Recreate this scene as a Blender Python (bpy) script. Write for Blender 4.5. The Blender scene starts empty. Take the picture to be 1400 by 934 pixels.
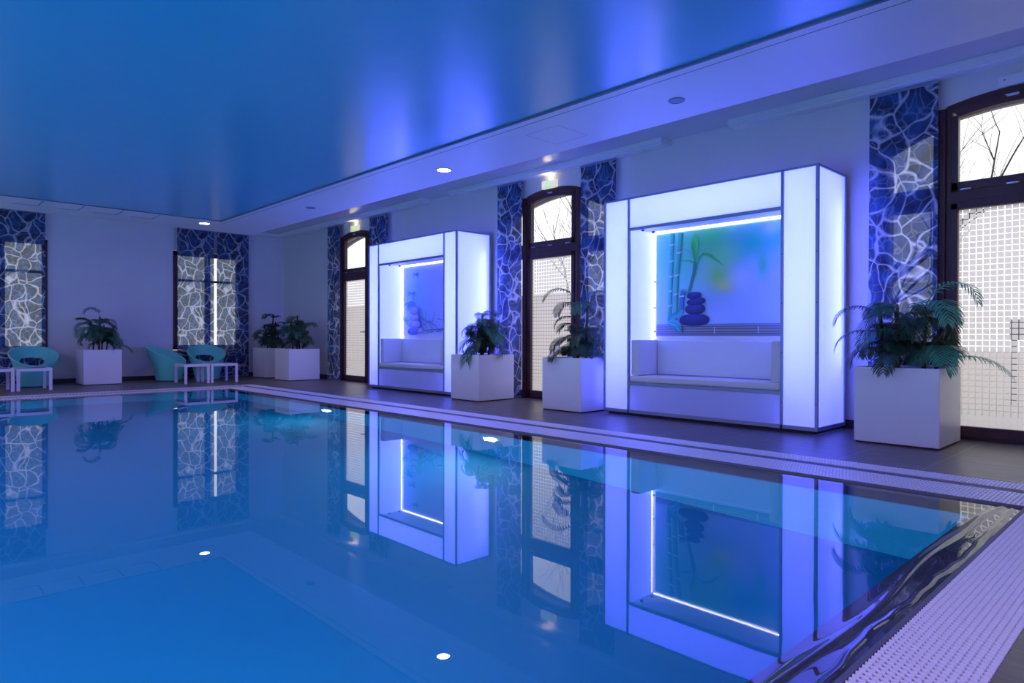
import bpy, math, random
from mathutils import Vector, Matrix
import numpy as np
random.seed(7)
S = bpy.context.scene
COL = S.collection
# ------------------------------------------------------------------ camera
F_PX = 908.86; CAM_H = 0.95
yaw, pit, rol = math.radians(43.696), math.radians(-0.3455), math.radians(0.1289)
Fv = Vector((math.sin(yaw), math.cos(yaw), 0)); Rv = Vector((math.cos(yaw), -math.sin(yaw), 0)); Uv = Vector((0, 0, 1))
Fv, Uv = Fv*math.cos(pit)+Uv*math.sin(pit), Uv*math.cos(pit)-Fv*math.sin(pit)
Rv, Uv = Rv*math.cos(rol)+Uv*math.sin(rol), Uv*math.cos(rol)-Rv*math.sin(rol)
cd = bpy.data.cameras.new('camera'); cam = bpy.data.objects.new('camera', cd); COL.objects.link(cam)
cd.sensor_width = 36; cd.lens = F_PX/1400*36; cd.clip_start = 0.02; cd.clip_end = 200
M = Matrix((Rv, Uv, -Fv)).transposed().to_4x4(); M.translation = (0, 0, CAM_H)
cam.matrix_world = M
S.camera = cam
# ------------------------------------------------------------------ view, world, cycles
S.view_settings.view_transform = 'Standard'; S.view_settings.look = 'None'
S.view_settings.exposure = 0.56; S.view_settings.gamma = 1.0; S.view_settings.use_curve_mapping = False
cy = S.cycles
cy.use_denoising = True
try: cy.denoiser = 'OPENIMAGEDENOISE'
except Exception: pass
cy.max_bounces = 14; cy.diffuse_bounces = 5; cy.glossy_bounces = 6; cy.transmission_bounces = 8; cy.transparent_max_bounces = 16
cy.sample_clamp_indirect = 6.0; cy.caustics_reflective = False; cy.caustics_refractive = True; cy.blur_glossy = 0.5
W = bpy.data.worlds.new('world'); S.world = W; W.use_nodes = True
WORLD_STRENGTH = 0.98
bg = W.node_tree.nodes['Background']; bg.inputs[0].default_value = (0.97, 0.98, 1.0, 1); bg.inputs[1].default_value = WORLD_STRENGTH

PANEL_EMIT = (0.138, 0.170, 1.5)      # colour of the lit acrylic of the booths
PANEL_BASE = 1.3                   # its even glow
TUBE_W = 16.0                       # each LED tube inside a booth
POOL_W = 11.0                       # each visible underwater lamp; also scales the added pool lights
LAMP_W = 25.0                       # each ceiling downlight
FILL_W = 310.0                      # added fill lights out of view, left of and behind the camera

def light(name, typ, loc, power, color, target=None, size=None, size_y=None, parent=None, radius=None, spot=None):
    l = bpy.data.lights.new(name, typ); o = bpy.data.objects.new(name, l); COL.objects.link(o)
    l.energy = power; l.color = color
    if typ == 'AREA':
        l.shape = 'RECTANGLE' if size_y else 'SQUARE'; l.size = size
        if size_y: l.size_y = size_y
    elif radius is not None: l.shadow_soft_size = radius
    if spot: l.spot_size = math.radians(spot); l.spot_blend = .6
    if parent: o.parent = parent
    o.location = loc
    if target is not None:
        d = Vector(target)-Vector(loc)
        o.rotation_euler = d.to_track_quat('-Z', 'Y').to_euler()
    return o
# unseen area lights added to raise the lilac ambient level; no fittings there
light('fill_light', 'AREA', (-3.2, 5.5, 3.0), FILL_W, (0.66, 0.36, 1.1), (-3.2, 5.5, 0), 3.0, 15.0)
light('fill_light', 'AREA', (2.5, -1.6, 3.0), FILL_W*.14, (0.80, 0.66, 1.0), (2.8, -1.2, 0), 6.0, 1.6)

# ------------------------------------------------------------------ materials
def nm(name):
    m = bpy.data.materials.new(name); m.use_nodes = True
    return m, m.node_tree, m.node_tree.nodes['Principled BSDF']
def mat(name, col, rough=0.5, metal=0.0, spec=0.5, noise=0, nscale=8.0, bump=0.0, bscale=60.0, coat=0):
    m, nt, b = nm(name)
    b.inputs['Base Color'].default_value = (*col, 1); b.inputs['Roughness'].default_value = rough
    b.inputs['Metallic'].default_value = metal; b.inputs['Specular IOR Level'].default_value = spec
    if coat: b.inputs['Coat Weight'].default_value = coat
    if noise or bump:
        tc = nt.nodes.new('ShaderNodeTexCoord')
    if noise:
        n = nt.nodes.new('ShaderNodeTexNoise'); n.inputs['Scale'].default_value = nscale; n.inputs['Detail'].default_value = 5
        nt.links.new(tc.outputs['Object'], n.inputs['Vector'])
        mx = nt.nodes.new('ShaderNodeMix'); mx.data_type = 'RGBA'
        mx.inputs[6].default_value = (*[c*(1-noise) for c in col], 1); mx.inputs[7].default_value = (*[min(1, c*(1+noise)) for c in col], 1)
        nt.links.new(n.outputs['Fac'], mx.inputs[0]); nt.links.new(mx.outputs[2], b.inputs['Base Color'])
    if bump:
        n2 = nt.nodes.new('ShaderNodeTexNoise'); n2.inputs['Scale'].default_value = bscale; n2.inputs['Detail'].default_value = 4
        nt.links.new(tc.outputs['Object'], n2.inputs['Vector'])
        bp = nt.nodes.new('ShaderNodeBump'); bp.inputs['Strength'].default_value = bump; bp.inputs['Distance'].default_value = 0.01
        nt.links.new(n2.outputs['Fac'], bp.inputs['Height']); nt.links.new(bp.outputs[0], b.inputs['Normal'])
    return m
def emis(name, col, strength):
    m, nt, b = nm(name)
    b.inputs['Base Color'].default_value = (.8, .8, .8, 1)
    b.inputs['Emission Color'].default_value = (*col, 1); b.inputs['Emission Strength'].default_value = strength
    return m
MT = {}
MT['wall'] = mat('plaster_wall', (.72, .70, .72), .55, noise=.04, nscale=2.5, bump=.25, bscale=45)
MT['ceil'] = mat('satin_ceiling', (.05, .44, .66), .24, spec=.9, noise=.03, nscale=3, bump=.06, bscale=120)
MT['bulk'] = mat('painted_bulkhead', (.78, .78, .80), .45)
MT['recess'] = mat('satin_recess_ceiling', (.66, .66, .70), .22, spec=.8)
MT['seam'] = mat('dark_seam', (.12, .16, .22), .5)
MT['rail'] = mat('white_rail', (.80, .80, .82), .4)
MT['base'] = mat('dark_baseboard', (.035, .035, .045), .35, noise=.2, nscale=12)
MT['wood'] = mat('mahogany_frame', (.060, .018, .020), .42, noise=.35, nscale=20)
MT['chrome'] = mat('brushed_chrome', (.75, .75, .78), .25, metal=1)
MT['alu'] = mat('anodised_aluminium', (.30, .36, .44), .38, metal=.6)
MT['white'] = mat('white_lacquer', (.80, .79, .80), .35, noise=.02, nscale=3)
MT['board'] = mat('white_board', (.85, .85, .88), .6)
MT['cush'] = mat('white_leatherette', (.74, .74, .78), .45, bump=.3, bscale=220)
MT['cushs'] = mat('grey_piping', (.45, .45, .5), .5)
MT['chair'] = mat('turquoise_plastic', (.15, .66, .54), .38)
MT['seatpad'] = mat('dark_seat_pad', (.02, .03, .05), .6)
MT['table'] = mat('white_table', (.80, .79, .83), .3)
MT['tabletop'] = mat('grey_table_glass', (.30, .34, .42), .12)
MT['soil'] = mat('dark_soil', (.03, .022, .016), .9, noise=.5, nscale=60)
MT['stem'] = mat('palm_trunk', (.07, .045, .025), .8, noise=.5, nscale=40)
MT['plinth'] = mat('black_plinth', (.012, .012, .016), .6)
MT['grate'] = mat('grate_plastic', (.86, .83, .87), .38)
MT['gap'] = mat('gutter_gap', (.13, .12, .16), .6)
MT['lip'] = mat('gutter_lip', (.10, .085, .095), .25)
MT['ground'] = mat('outdoor_paving', (.34, .29, .25), .9, noise=.15, nscale=3)
MT['pinkwall'] = mat('outdoor_wall', (.52, .46, .43), .9, noise=.06, nscale=2)
MT['fence'] = mat('outdoor_fence', (.10, .08, .08), .8)
MT['bark'] = mat('bare_bark', (.055, .045, .04), .9)
MT['intr'] = mat('stone_reveal', (.60, .58, .52), .8, noise=.1, nscale=12)
MT['vent'] = mat('vent_grey', (.22, .28, .40), .5)
MT['lampoff'] = mat('lamp_ring', (.8, .8, .8), .3)
MT['green'] = emis('exit_green', (.16, .50, .02), .75)
MT['exitw'] = emis('exit_white', (.80, .78, .36), .45)
MT['lampon'] = emis('lamp_glow', (1.0, .72, .42), 14)
MT['poollamp'] = emis('pool_lamp_glow', (.85, .95, 1.0), 9)
MT['led'] = emis('led_strip', (.85, .88, 1.3), 4.5)
MT['navy'] = mat('navy', (.02, .03, .06), .5)

def leafmat(name, col, col2):
    m, nt, b = nm(name)
    oi = nt.nodes.new('ShaderNodeTexCoord'); n = nt.nodes.new('ShaderNodeTexNoise'); n.inputs['Scale'].default_value = 9
    nt.links.new(oi.outputs['Object'], n.inputs['Vector'])
    mx = nt.nodes.new('ShaderNodeMix'); mx.data_type = 'RGBA'; mx.inputs[6].default_value = (*col, 1); mx.inputs[7].default_value = (*col2, 1)
    cr = nt.nodes.new('ShaderNodeMapRange'); cr.inputs[1].default_value = .35; cr.inputs[2].default_value = .65
    nt.links.new(n.outputs['Fac'], cr.inputs[0]); nt.links.new(cr.outputs[0], mx.inputs[0])
    nt.links.new(mx.outputs[2], b.inputs['Base Color']); b.inputs['Roughness'].default_value = .4
    tr = nt.nodes.new('ShaderNodeBsdfTranslucent'); nt.links.new(mx.outputs[2], tr.inputs[0])
    ms = nt.nodes.new('ShaderNodeMixShader'); ms.inputs[0].default_value = .22
    out = nt.nodes['Material Output']
    nt.links.new(b.outputs[0], ms.inputs[1]); nt.links.new(tr.outputs[0], ms.inputs[2]); nt.links.new(ms.outputs[0], out.inputs[0])
    return m
MT['leaf'] = leafmat('palm_leaf', (.03, .14, .09), (.07, .25, .15))
MT['leafd'] = leafmat('palm_leaf_dark', (.022, .07, .045), (.06, .12, .07))
MT['leafl'] = leafmat('palm_leaf_fresh', (.06, .38, .24), (.12, .45, .28))

def tilemat():
    m, nt, b = nm('wood_look_tiles')
    tc = nt.nodes.new('ShaderNodeTexCoord'); mp = nt.nodes.new('ShaderNodeMapping')
    nt.links.new(tc.outputs['Object'], mp.inputs[0])
    sx = nt.nodes.new('ShaderNodeSeparateXYZ'); nt.links.new(mp.outputs[0], sx.inputs[0])
    def line(sock, period, off, width):
        a = nt.nodes.new('ShaderNodeMath'); a.operation = 'ADD'; a.inputs[1].default_value = 100*period-off; nt.links.new(sock, a.inputs[0])
        f = nt.nodes.new('ShaderNodeMath'); f.operation = 'MODULO'; f.inputs[1].default_value = period; nt.links.new(a.outputs[0], f.inputs[0])
        g = nt.nodes.new('ShaderNodeMath'); g.operation = 'LESS_THAN'; g.inputs[1].default_value = width; nt.links.new(f.outputs[0], g.inputs[0])
        return g.outputs[0]
    lx = line(sx.outputs[0], .352, 5.69, .005); ly = line(sx.outputs[1], .575, 1.415, .007)
    mxm = nt.nodes.new('ShaderNodeMath'); mxm.operation = 'MAXIMUM'; nt.links.new(lx, mxm.inputs[0]); nt.links.new(ly, mxm.inputs[1])
    mp2 = nt.nodes.new('ShaderNodeMapping'); mp2.inputs['Scale'].default_value = (16, 1.6, 1); nt.links.new(tc.outputs['Object'], mp2.inputs[0])
    n = nt.nodes.new('ShaderNodeTexNoise'); n.inputs['Scale'].default_value = 1.5; n.inputs['Detail'].default_value = 8; n.inputs['Roughness'].default_value = .65
    nt.links.new(mp2.outputs[0], n.inputs['Vector'])
    n3 = nt.nodes.new('ShaderNodeTexNoise'); n3.inputs['Scale'].default_value = 1.1; nt.links.new(tc.outputs['Object'], n3.inputs['Vector'])
    ad = nt.nodes.new('ShaderNodeMath'); ad.operation = 'MULTIPLY_ADD'; ad.inputs[1].default_value = .5; nt.links.new(n3.outputs[0], ad.inputs[0]); nt.links.new(n.outputs[0], ad.inputs[2])
    cr = nt.nodes.new('ShaderNodeValToRGB'); cr.color_ramp.elements[0].position = .5; cr.color_ramp.elements[0].color = (.060, .048, .050, 1)
    cr.color_ramp.elements[1].position = .95; cr.color_ramp.elements[1].color = (.17, .14, .14, 1); nt.links.new(ad.outputs[0], cr.inputs[0])
    mx = nt.nodes.new('ShaderNodeMix'); mx.data_type = 'RGBA'; nt.links.new(mxm.outputs[0], mx.inputs[0]); nt.links.new(cr.outputs[0], mx.inputs[6])
    gm = nt.nodes.new('ShaderNodeMix'); gm.data_type = 'RGBA'; gm.inputs[6].default_value = (.03, .026, .03, 1); gm.inputs[7].default_value = (.30, .28, .28, 1)
    nt.links.new(ly, gm.inputs[0]); nt.links.new(gm.outputs[2], mx.inputs[7])
    nt.links.new(mx.outputs[2], b.inputs['Base Color']); b.inputs['Roughness'].default_value = .36
    bp = nt.nodes.new('ShaderNodeBump'); bp.inputs['Strength'].default_value = .35; bp.inputs['Distance'].default_value = .004
    nt.links.new(n.outputs[0], bp.inputs['Height']); nt.links.new(bp.outputs[0], b.inputs['Normal'])
    return m
MT['tiles'] = tilemat()

def glassmat(name='thin_glass'):
    m, nt, b = nm(name); nt.nodes.remove(b); out = nt.nodes['Material Output']
    t = nt.nodes.new('ShaderNodeBsdfTransparent'); g = nt.nodes.new('ShaderNodeBsdfGlossy'); g.inputs['Roughness'].default_value = .03
    f = nt.nodes.new('ShaderNodeFresnel'); ge = nt.nodes.new('ShaderNodeNewGeometry'); mr = nt.nodes.new('ShaderNodeMapRange'); mr.inputs[3].default_value = 1.45; mr.inputs[4].default_value = 1/1.45; nt.links.new(ge.outputs['Backfacing'], mr.inputs[0]); nt.links.new(mr.outputs[0], f.inputs[0]); ms = nt.nodes.new('ShaderNodeMixShader')
    nt.links.new(f.outputs[0], ms.inputs[0]); nt.links.new(t.outputs[0], ms.inputs[1]); nt.links.new(g.outputs[0], ms.inputs[2]); nt.links.new(ms.outputs[0], out.inputs[0])
    return m
MT['glass'] = glassmat()
def frostmat():
    m, nt, b = nm('frosted_film'); out = nt.nodes['Material Output']
    b.inputs['Base Color'].default_value = (.88, .86, .88, 1); b.inputs['Roughness'].default_value = .5
    t = nt.nodes.new('ShaderNodeBsdfTranslucent'); t.inputs[0].default_value = (.97, .94, .95, 1)
    tp = nt.nodes.new('ShaderNodeBsdfTransparent')
    m1 = nt.nodes.new('ShaderNodeMixShader'); m1.inputs[0].default_value = .04
    ms = nt.nodes.new('ShaderNodeMixShader'); ms.inputs[0].default_value = .85
    nt.links.new(t.outputs[0], m1.inputs[1]); nt.links.new(tp.outputs[0], m1.inputs[2])
    nt.links.new(b.outputs[0], ms.inputs[1]); nt.links.new(m1.outputs[0], ms.inputs[2]); nt.links.new(ms.outputs[0], out.inputs[0])
    return m
MT['frost'] = frostmat()
def panelmat():
    m, nt, b = nm('lit_acrylic'); out = nt.nodes['Material Output']
    b.inputs['Base Color'].default_value = (.80, .82, .88, 1); b.inputs['Roughness'].default_value = .3
    b.inputs['Emission Color'].default_value = (*PANEL_EMIT, 1); b.inputs['Emission Strength'].default_value = PANEL_BASE
    t = nt.nodes.new('ShaderNodeBsdfTranslucent'); t.inputs[0].default_value = (.95, .95, 1, 1)
    ad = nt.nodes.new('ShaderNodeMixShader'); ad.inputs[0].default_value = .5
    nt.links.new(b.outputs[0], ad.inputs[1]); nt.links.new(t.outputs[0], ad.inputs[2]); nt.links.new(ad.outputs[0], out.inputs[0])
    return m
MT['panel'] = panelmat()
def panel_low():
    m = MT['panel'].copy(); m.name = 'acrylic_lower'
    m.node_tree.nodes['Principled BSDF'].inputs['Emission Strength'].default_value = PANEL_BASE*.10
    return m
MT['panel2'] = panel_low()

def bannermat():
    m, nt, b = nm('printed_ripple_fabric'); out = nt.nodes['Material Output']; L = nt.links.new
    tc = nt.nodes.new('ShaderNodeTexCoord')
    ns = nt.nodes.new('ShaderNodeTexNoise'); ns.inputs['Scale'].default_value = 2.2; ns.inputs['Detail'].default_value = 1.5
    L(tc.outputs['Object'], ns.inputs['Vector'])
    vm = nt.nodes.new('ShaderNodeVectorMath'); vm.operation = 'MULTIPLY_ADD'; vm.inputs[1].default_value = (.42, .42, .42); L(ns.outputs['Color'], vm.inputs[0]); L(tc.outputs['Object'], vm.inputs[2])
    sc = nt.nodes.new('ShaderNodeMapping'); sc.inputs['Scale'].default_value = (1, 1, .8); L(vm.outputs[0], sc.inputs[0])
    def vor(scale):
        v = nt.nodes.new('ShaderNodeTexVoronoi'); v.feature = 'DISTANCE_TO_EDGE'; v.voronoi_dimensions = '3D'; v.inputs['Scale'].default_value = scale
        L(sc.outputs[0], v.inputs['Vector']); return v.outputs['Distance']
    v1 = vor(4.7); v2 = vor(9.5)
    n2 = nt.nodes.new('ShaderNodeTexNoise'); n2.inputs['Scale'].default_value = 3.0; L(tc.outputs['Object'], n2.inputs['Vector'])
    wd = nt.nodes.new('ShaderNodeMapRange'); wd.inputs[1].default_value = .35; wd.inputs[2].default_value = .7; wd.inputs[3].default_value = .035; wd.inputs[4].default_value = .12; L(n2.outputs[0], wd.inputs[0])
    def ln(v, mul):
        d = nt.nodes.new('ShaderNodeMath'); d.operation = 'DIVIDE'; L(v, d.inputs[0]); L(wd.outputs[0], d.inputs[1])
        p = nt.nodes.new('ShaderNodeMath'); p.operation = 'SUBTRACT'; p.use_clamp = True; p.inputs[0].default_value = 1; L(d.outputs[0], p.inputs[1])
        q = nt.nodes.new('ShaderNodeMath'); q.operation = 'POWER'; q.inputs[1].default_value = 1.3; L(p.outputs[0], q.inputs[0])
        r = nt.nodes.new('ShaderNodeMath'); r.operation = 'MULTIPLY'; r.inputs[1].default_value = mul; L(q.outputs[0], r.inputs[0])
        return r.outputs[0]
    a = nt.nodes.new('ShaderNodeMath'); a.operation = 'ADD'; a.use_clamp = True; L(ln(v1, .88), a.inputs[0]); L(ln(v2, .22), a.inputs[1])
    n4 = nt.nodes.new('ShaderNodeTexNoise'); n4.inputs['Scale'].default_value = 5; L(tc.outputs['Object'], n4.inputs['Vector'])
    cb = nt.nodes.new('ShaderNodeValToRGB'); cb.color_ramp.elements[0].position = .38; cb.color_ramp.elements[0].color = (.003, .014, .07, 1)
    cb.color_ramp.elements[1].position = .68; cb.color_ramp.elements[1].color = (.02, .10, .32, 1); L(n4.outputs[0], cb.inputs[0])
    mx = nt.nodes.new('ShaderNodeMix'); mx.data_type = 'RGBA'; mx.inputs[7].default_value = (.72, .78, .95, 1); L(a.outputs[0], mx.inputs[0]); L(cb.outputs[0], mx.inputs[6])
    L(mx.outputs[2], b.inputs['Base Color']); b.inputs['Roughness'].default_value = .55
    t = nt.nodes.new('ShaderNodeBsdfTranslucent'); L(mx.outputs[2], t.inputs[0])
    m1 = nt.nodes.new('ShaderNodeMixShader'); m1.inputs[0].default_value = .22; L(b.outputs[0], m1.inputs[1]); L(t.outputs[0], m1.inputs[2])
    tp = nt.nodes.new('ShaderNodeBsdfTransparent')
    tm = nt.nodes.new('ShaderNodeMix'); tm.data_type = 'RGBA'; tm.inputs[6].default_value = (.62, .72, .74, 1); tm.inputs[7].default_value = (1, 1, 1, 1); L(a.outputs[0], tm.inputs[0]); L(tm.outputs[2], tp.inputs[0])
    fr = nt.nodes.new('ShaderNodeMath'); fr.operation = 'MULTIPLY_ADD'; fr.inputs[1].default_value = .15; fr.inputs[2].default_value = .10; L(a.outputs[0], fr.inputs[0])
    m2 = nt.nodes.new('ShaderNodeMixShader'); L(fr.outputs[0], m2.inputs[0]); L(m1.outputs[0], m2.inputs[1]); L(tp.outputs[0], m2.inputs[2])
    L(m2.outputs[0], out.inputs[0])
    return m
MT['banner'] = bannermat()

def watermat():
    m, nt, b = nm('pool_water'); L = nt.links.new
    b.inputs['Base Color'].default_value = (.80, .94, 1, 1); b.inputs['Roughness'].default_value = 0.0
    b.inputs['IOR'].default_value = 1.33; b.inputs['Transmission Weight'].default_value = 1.0
    return m
MT['water'] = watermat()
MT['liner'] = mat('pool_liner', (.001, .28, .52), .6, noise=.03, nscale=1.0)

# ------------------------------------------------------------------ mesh builder
class MB:
    def __init__(s): s.v = []; s.f = []; s.smooth = []; s.mi = []; s.cur = 0
    def add(s, vs, fs, sm=False):
        o = len(s.v); s.v += [tuple(v) for v in vs]
        for f in fs: s.f.append(tuple(i+o for i in f)); s.smooth.append(sm); s.mi.append(s.cur)
    def box(s, x0, x1, y0, y1, z0, z1):
        s.add([(x0,y0,z0),(x1,y0,z0),(x1,y1,z0),(x0,y1,z0),(x0,y0,z1),(x1,y0,z1),(x1,y1,z1),(x0,y1,z1)],
              [(0,3,2,1),(4,5,6,7),(0,1,5,4),(1,2,6,5),(2,3,7,6),(3,0,4,7)])
    def rbox(s, x0, x1, y0, y1, z0, z1, r):
        """box with rounded vertical-plan edges and softened faces"""
        import bmesh
        bm = bmesh.new(); bmesh.ops.create_cube(bm, size=1)
        for v in bm.verts: v.co = Vector(((x0+x1)/2+v.co.x*(x1-x0), (y0+y1)/2+v.co.y*(y1-y0), (z0+z1)/2+v.co.z*(z1-z0)))
        bmesh.ops.bevel(bm, geom=bm.edges[:], offset=r, segments=3, affect='EDGES', profile=.5)
        bm.verts.index_update(); s.add([v.co[:] for v in bm.verts], [tuple(v.index for v in f.verts) for f in bm.faces], True); bm.free()
    def prism(s, pts, axis, a, b):
        """polygon pts (2D) extruded along axis ('x','y','z') from a to b"""
        def P(p, t):
            if axis == 'x': return (t, p[0], p[1])
            if axis == 'y': return (p[0], t, p[1])
            return (p[0], p[1], t)
        n = len(pts)
        s.add([P(p, a) for p in pts]+[P(p, b) for p in pts], [tuple(range(n))[::-1], tuple(range(n, 2*n))]+[(i, (i+1) % n, n+(i+1) % n, n+i) for i in range(n)])
    def tube(s, pts, radii, n=8, caps=True):
        pts = [Vector(p) for p in pts]
        if not hasattr(radii, '__len__'): radii = [radii]*len(pts)
        vs = []; prev = None
        for i, p in enumerate(pts):
            d = (pts[min(i+1, len(pts)-1)]-pts[max(i-1, 0)])
            d = d.normalized() if d.length > 1e-9 else Vector((0, 0, 1))
            if prev is None:
                a = d.orthogonal().normalized()
            else:
                a = prev-d*prev.dot(d); a = a.normalized() if a.length > 1e-6 else d.orthogonal().normalized()
            prev = a; c = d.cross(a)
            for k in range(n):
                t = 2*math.pi*k/n; vs.append(p+(a*math.cos(t)+c*math.sin(t))*radii[i])
        fs = [(i*n+k, i*n+(k+1) % n, (i+1)*n+(k+1) % n, (i+1)*n+k) for i in range(len(pts)-1) for k in range(n)]
        s.add(vs, fs, True)
        if caps:
            o = len(s.v)-len(vs)
            s.f.append(tuple(o+k for k in range(n))[::-1]); s.smooth.append(False); s.mi.append(s.cur)
            s.f.append(tuple(o+(len(pts)-1)*n+k for k in range(n))); s.smooth.append(False); s.mi.append(s.cur)
    def lathe(s, prof, c=(0, 0, 0), n=32, sm=True):
        vs = []; 
        for (r, z) in prof:
            for k in range(n):
                t = 2*math.pi*k/n; vs.append((c[0]+r*math.cos(t), c[1]+r*math.sin(t), c[2]+z))
        fs = [(i*n+k, i*n+(k+1) % n, (i+1)*n+(k+1) % n, (i+1)*n+k) for i in range(len(prof)-1) for k in range(n)]
        s.add(vs, fs, sm)
    def disc(s, c, r, axis='z', n=24):
        vs = []
        for k in range(n):
            t = 2*math.pi*k/n; a, b = r*math.cos(t), r*math.sin(t)
            vs.append((c[0]+a, c[1]+b, c[2]) if axis == 'z' else (c[0], c[1]+a, c[2]+b))
        s.add(vs, [tuple(range(n))])
    def build(s, name, m, parent=None, bevel=0, segs=2):
        me = bpy.data.meshes.new(name); me.from_pydata(s.v, [], s.f)
        ms = m if isinstance(m, (list, tuple)) else [m]
        for q in ms: me.materials.append(MT[q] if isinstance(q, str) else q)
        me.polygons.foreach_set('use_smooth', s.smooth)
        if len(ms) > 1: me.polygons.foreach_set('material_index', s.mi)
        me.update()
        o = bpy.data.objects.new(name, me); COL.objects.link(o)
        if parent: o.parent = parent
        if bevel:
            md = o.modifiers.new('bevel', 'BEVEL'); md.width = bevel; md.segments = segs; md.limit_method = 'ANGLE'
        return o
def tag(o, label=None, cat=None, group=None, kind=None):
    if label: o['label'] = label
    if cat: o['category'] = cat
    if group: o['group'] = group
    if kind: o['kind'] = kind
    return o
def thing(name, label, cat, loc=(0, 0, 0), rz=0, group=None, kind=None):
    o = bpy.data.objects.new(name, None); COL.objects.link(o); o.location = loc; o.rotation_euler = (0, 0, rz); o.empty_display_size = .1
    return tag(o, label, cat, group, kind)
def struct(o, label=None, cat=None): return tag(o, label, cat, None, 'structure')

# ------------------------------------------------------------------ dimensions
XW, YB = 7.42, 16.10          # right wall face, back wall face
XL, YN = -7.0, -3.0           # left wall, wall behind the camera
ZC = 3.50                     # recess ceiling
ZB = 3.06                     # underside of the bulkhead ring
DOORS = [(1.22, 1), (6.90, 2), (12.62, 3)]
def arch_out(d): return 3.225-.24*d*d
def arch_in(d): return 3.09-.25*d*d
OPW = 1.10                    # half-width of the three-part opening

# ------------------------------------------------------------------ structure
m = MB()
for (a, b, c, d) in [(5.43, XW+.45, YN, YB+.3), (XL, 5.43, 13.20, YB+.3), (XL, 5.43, YN, .41)]:
    m.box(a, b, c, d, -.12, 0)
floor = struct(m.build('floor', 'tiles'), 'grey brown wood-look tiled deck around the pool', 'floor')
# pool basin
m = MB()
PX0, PX1, PY0, PY1, PD = XL, 4.60, .90, 12.42, -1.35
def quad(m, a, b, c, d): m.add([a, b, c, d], [(0, 1, 2, 3)])
quad(m, (PX0, PY0, PD), (PX1, PY0, PD), (PX1, PY1, PD), (PX0, PY1, PD))
quad(m, (PX1, PY0, PD), (PX1, PY1, PD), (PX1, PY1, -.05), (PX1, PY0, -.05))
quad(m, (PX0, PY1, PD), (PX1, PY1, PD), (PX1, PY1, -.05), (PX0, PY1, -.05))
quad(m, (PX0, PY0, PD), (PX1, PY0, PD), (PX1, PY0, -.05), (PX0, PY0, -.05))
quad(m, (PX0, PY0, PD), (PX0, PY1, PD), (PX0, PY1, -.05), (PX0, PY0, -.05))
struct(m.build('pool_basin', 'liner'), 'blue lined basin of the swimming pool', 'pool')
# overflow lip all round (dark channel just under the surface)
m = MB()
m.prism([(.705, -.022), (.90, -.05), (.90, -.30), (.705, -.30)], 'x', XL, 4.60)
m.prism([(4.60, -.05), (4.70, -.022), (4.70, -.30), (4.60, -.30)], 'y', .705, 12.44)
m.prism([(12.42, -.05), (12.45, -.022), (12.45, -.30), (12.42, -.30)], 'x', XL, 4.70)
m.box(4.595, 4.70, .70, .91, -.30, -.05)
struct(m.build('trim_4', 'lip'), 'dark overflow lip of the pool just under the water', 'pool edge')
# water
m = MB(); xs = [XL+5*i/20 for i in range(20)]+[XL+5+(4.70-XL-5)*i/440 for i in range(441)]
ys = [.705+.0035*j for j in range(100)]+[1.055+(12.45-1.055)*(j/60)**1.4 for j in range(1, 61)]
def ripple(x, y):
    f = min(1, max(0, (x-.3)/.8))
    c1 = .835+.018*math.sin(x*1.9+.6)+.012*math.sin(x*4.3)-.10*max(0, x-4.3); c2 = .745+.010*math.sin(x*3.1)+.007*math.sin(x*8.3+1)+.003*math.sin(x*27)
    z = .0030*math.exp(-((y-c1)/.016)**2)+.0026*math.exp(-((y-c2)/.010)**2)
    z += .00035*math.sin(x*3+y*22)*math.exp(-((y-.70)/.16)**2)
    return z*f
nx, ny = len(xs)-1, len(ys)-1
m.add([(x, y, -.012+(ripple(x, y) if y < 1.05 else 0)) for y in ys for x in xs], [(j*(nx+1)+i, j*(nx+1)+i+1, (j+1)*(nx+1)+i+1, (j+1)*(nx+1)+i) for j in range(ny) for i in range(nx)], True)
tag(m.build('pool_water', 'water'), 'still mirror-like blue water filling the pool', 'water', kind='stuff')
# concrete strips between and beneath the grates
m = MB()
m.box(4.70, 5.43, .41, 13.20, -.12, -.03); m.box(XL, 4.70, .41, .705, -.12, -.03); m.box(XL, 4.70, 12.45, 13.20, -.12, -.03)
m.box(5.095, 5.20, .71, 12.93, -.03, -.004); m.box(XL, 5.20, 12.81, 12.93, -.03, -.004)
m.box(XL, 4.71, .69, .708, -.03, .0); m.box(4.69, 4.705, .71, 12.45, -.03, .0)
struct(m.build('trim_5', 'gap'), 'dark strip between the two white pool grates', 'pool edge')
# walls
m = MB(); m.box(XL-.3, XW+.8, YB, YB+.3, 0, 0.001)
def wall_back():
    m = MB(); T = .30
    wins = [(.98, 2.49), (4.82, 6.33)]; z0, z1 = .64, 2.91
    x = XL-.3
    for a, b in wins:
        m.box(x, a, YB, YB+T, 0, 3.95); m.box(a, b, YB, YB+T, 0, z0); m.box(a, b, YB, YB+T, z1, 3.95); x = b
    m.box(x, XW+.45, YB, YB+T, 0, 3.95)
    return struct(m.build('wall_back', 'wall'))
wall_back()
def wall_right():
    m = MB(); T = .35; y = YN-.3
    for yc, _ in DOORS:
        a, b = yc-OPW, yc+OPW
        m.box(XW, XW+T, y, a, 0, 3.95)
        n = 24; pts = [(a+(b-a)*i/n, arch_out(-OPW+2*OPW*i/n)) for i in range(n+1)]
        m.prism(pts+[(b, 3.95), (a, 3.95)], 'x', XW, XW+.07)
        m.prism([(p[0], 3.19-.15*(p[0]-yc)**2) for p in pts]+[(b, 3.95), (a, 3.95)], 'x', XW+.07, XW+T)
        y = b
    m.box(XW, XW+T, y, YB+.3, 0, 3.95)
    return struct(m.build('wall_right', 'wall'))
wall_right()
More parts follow.
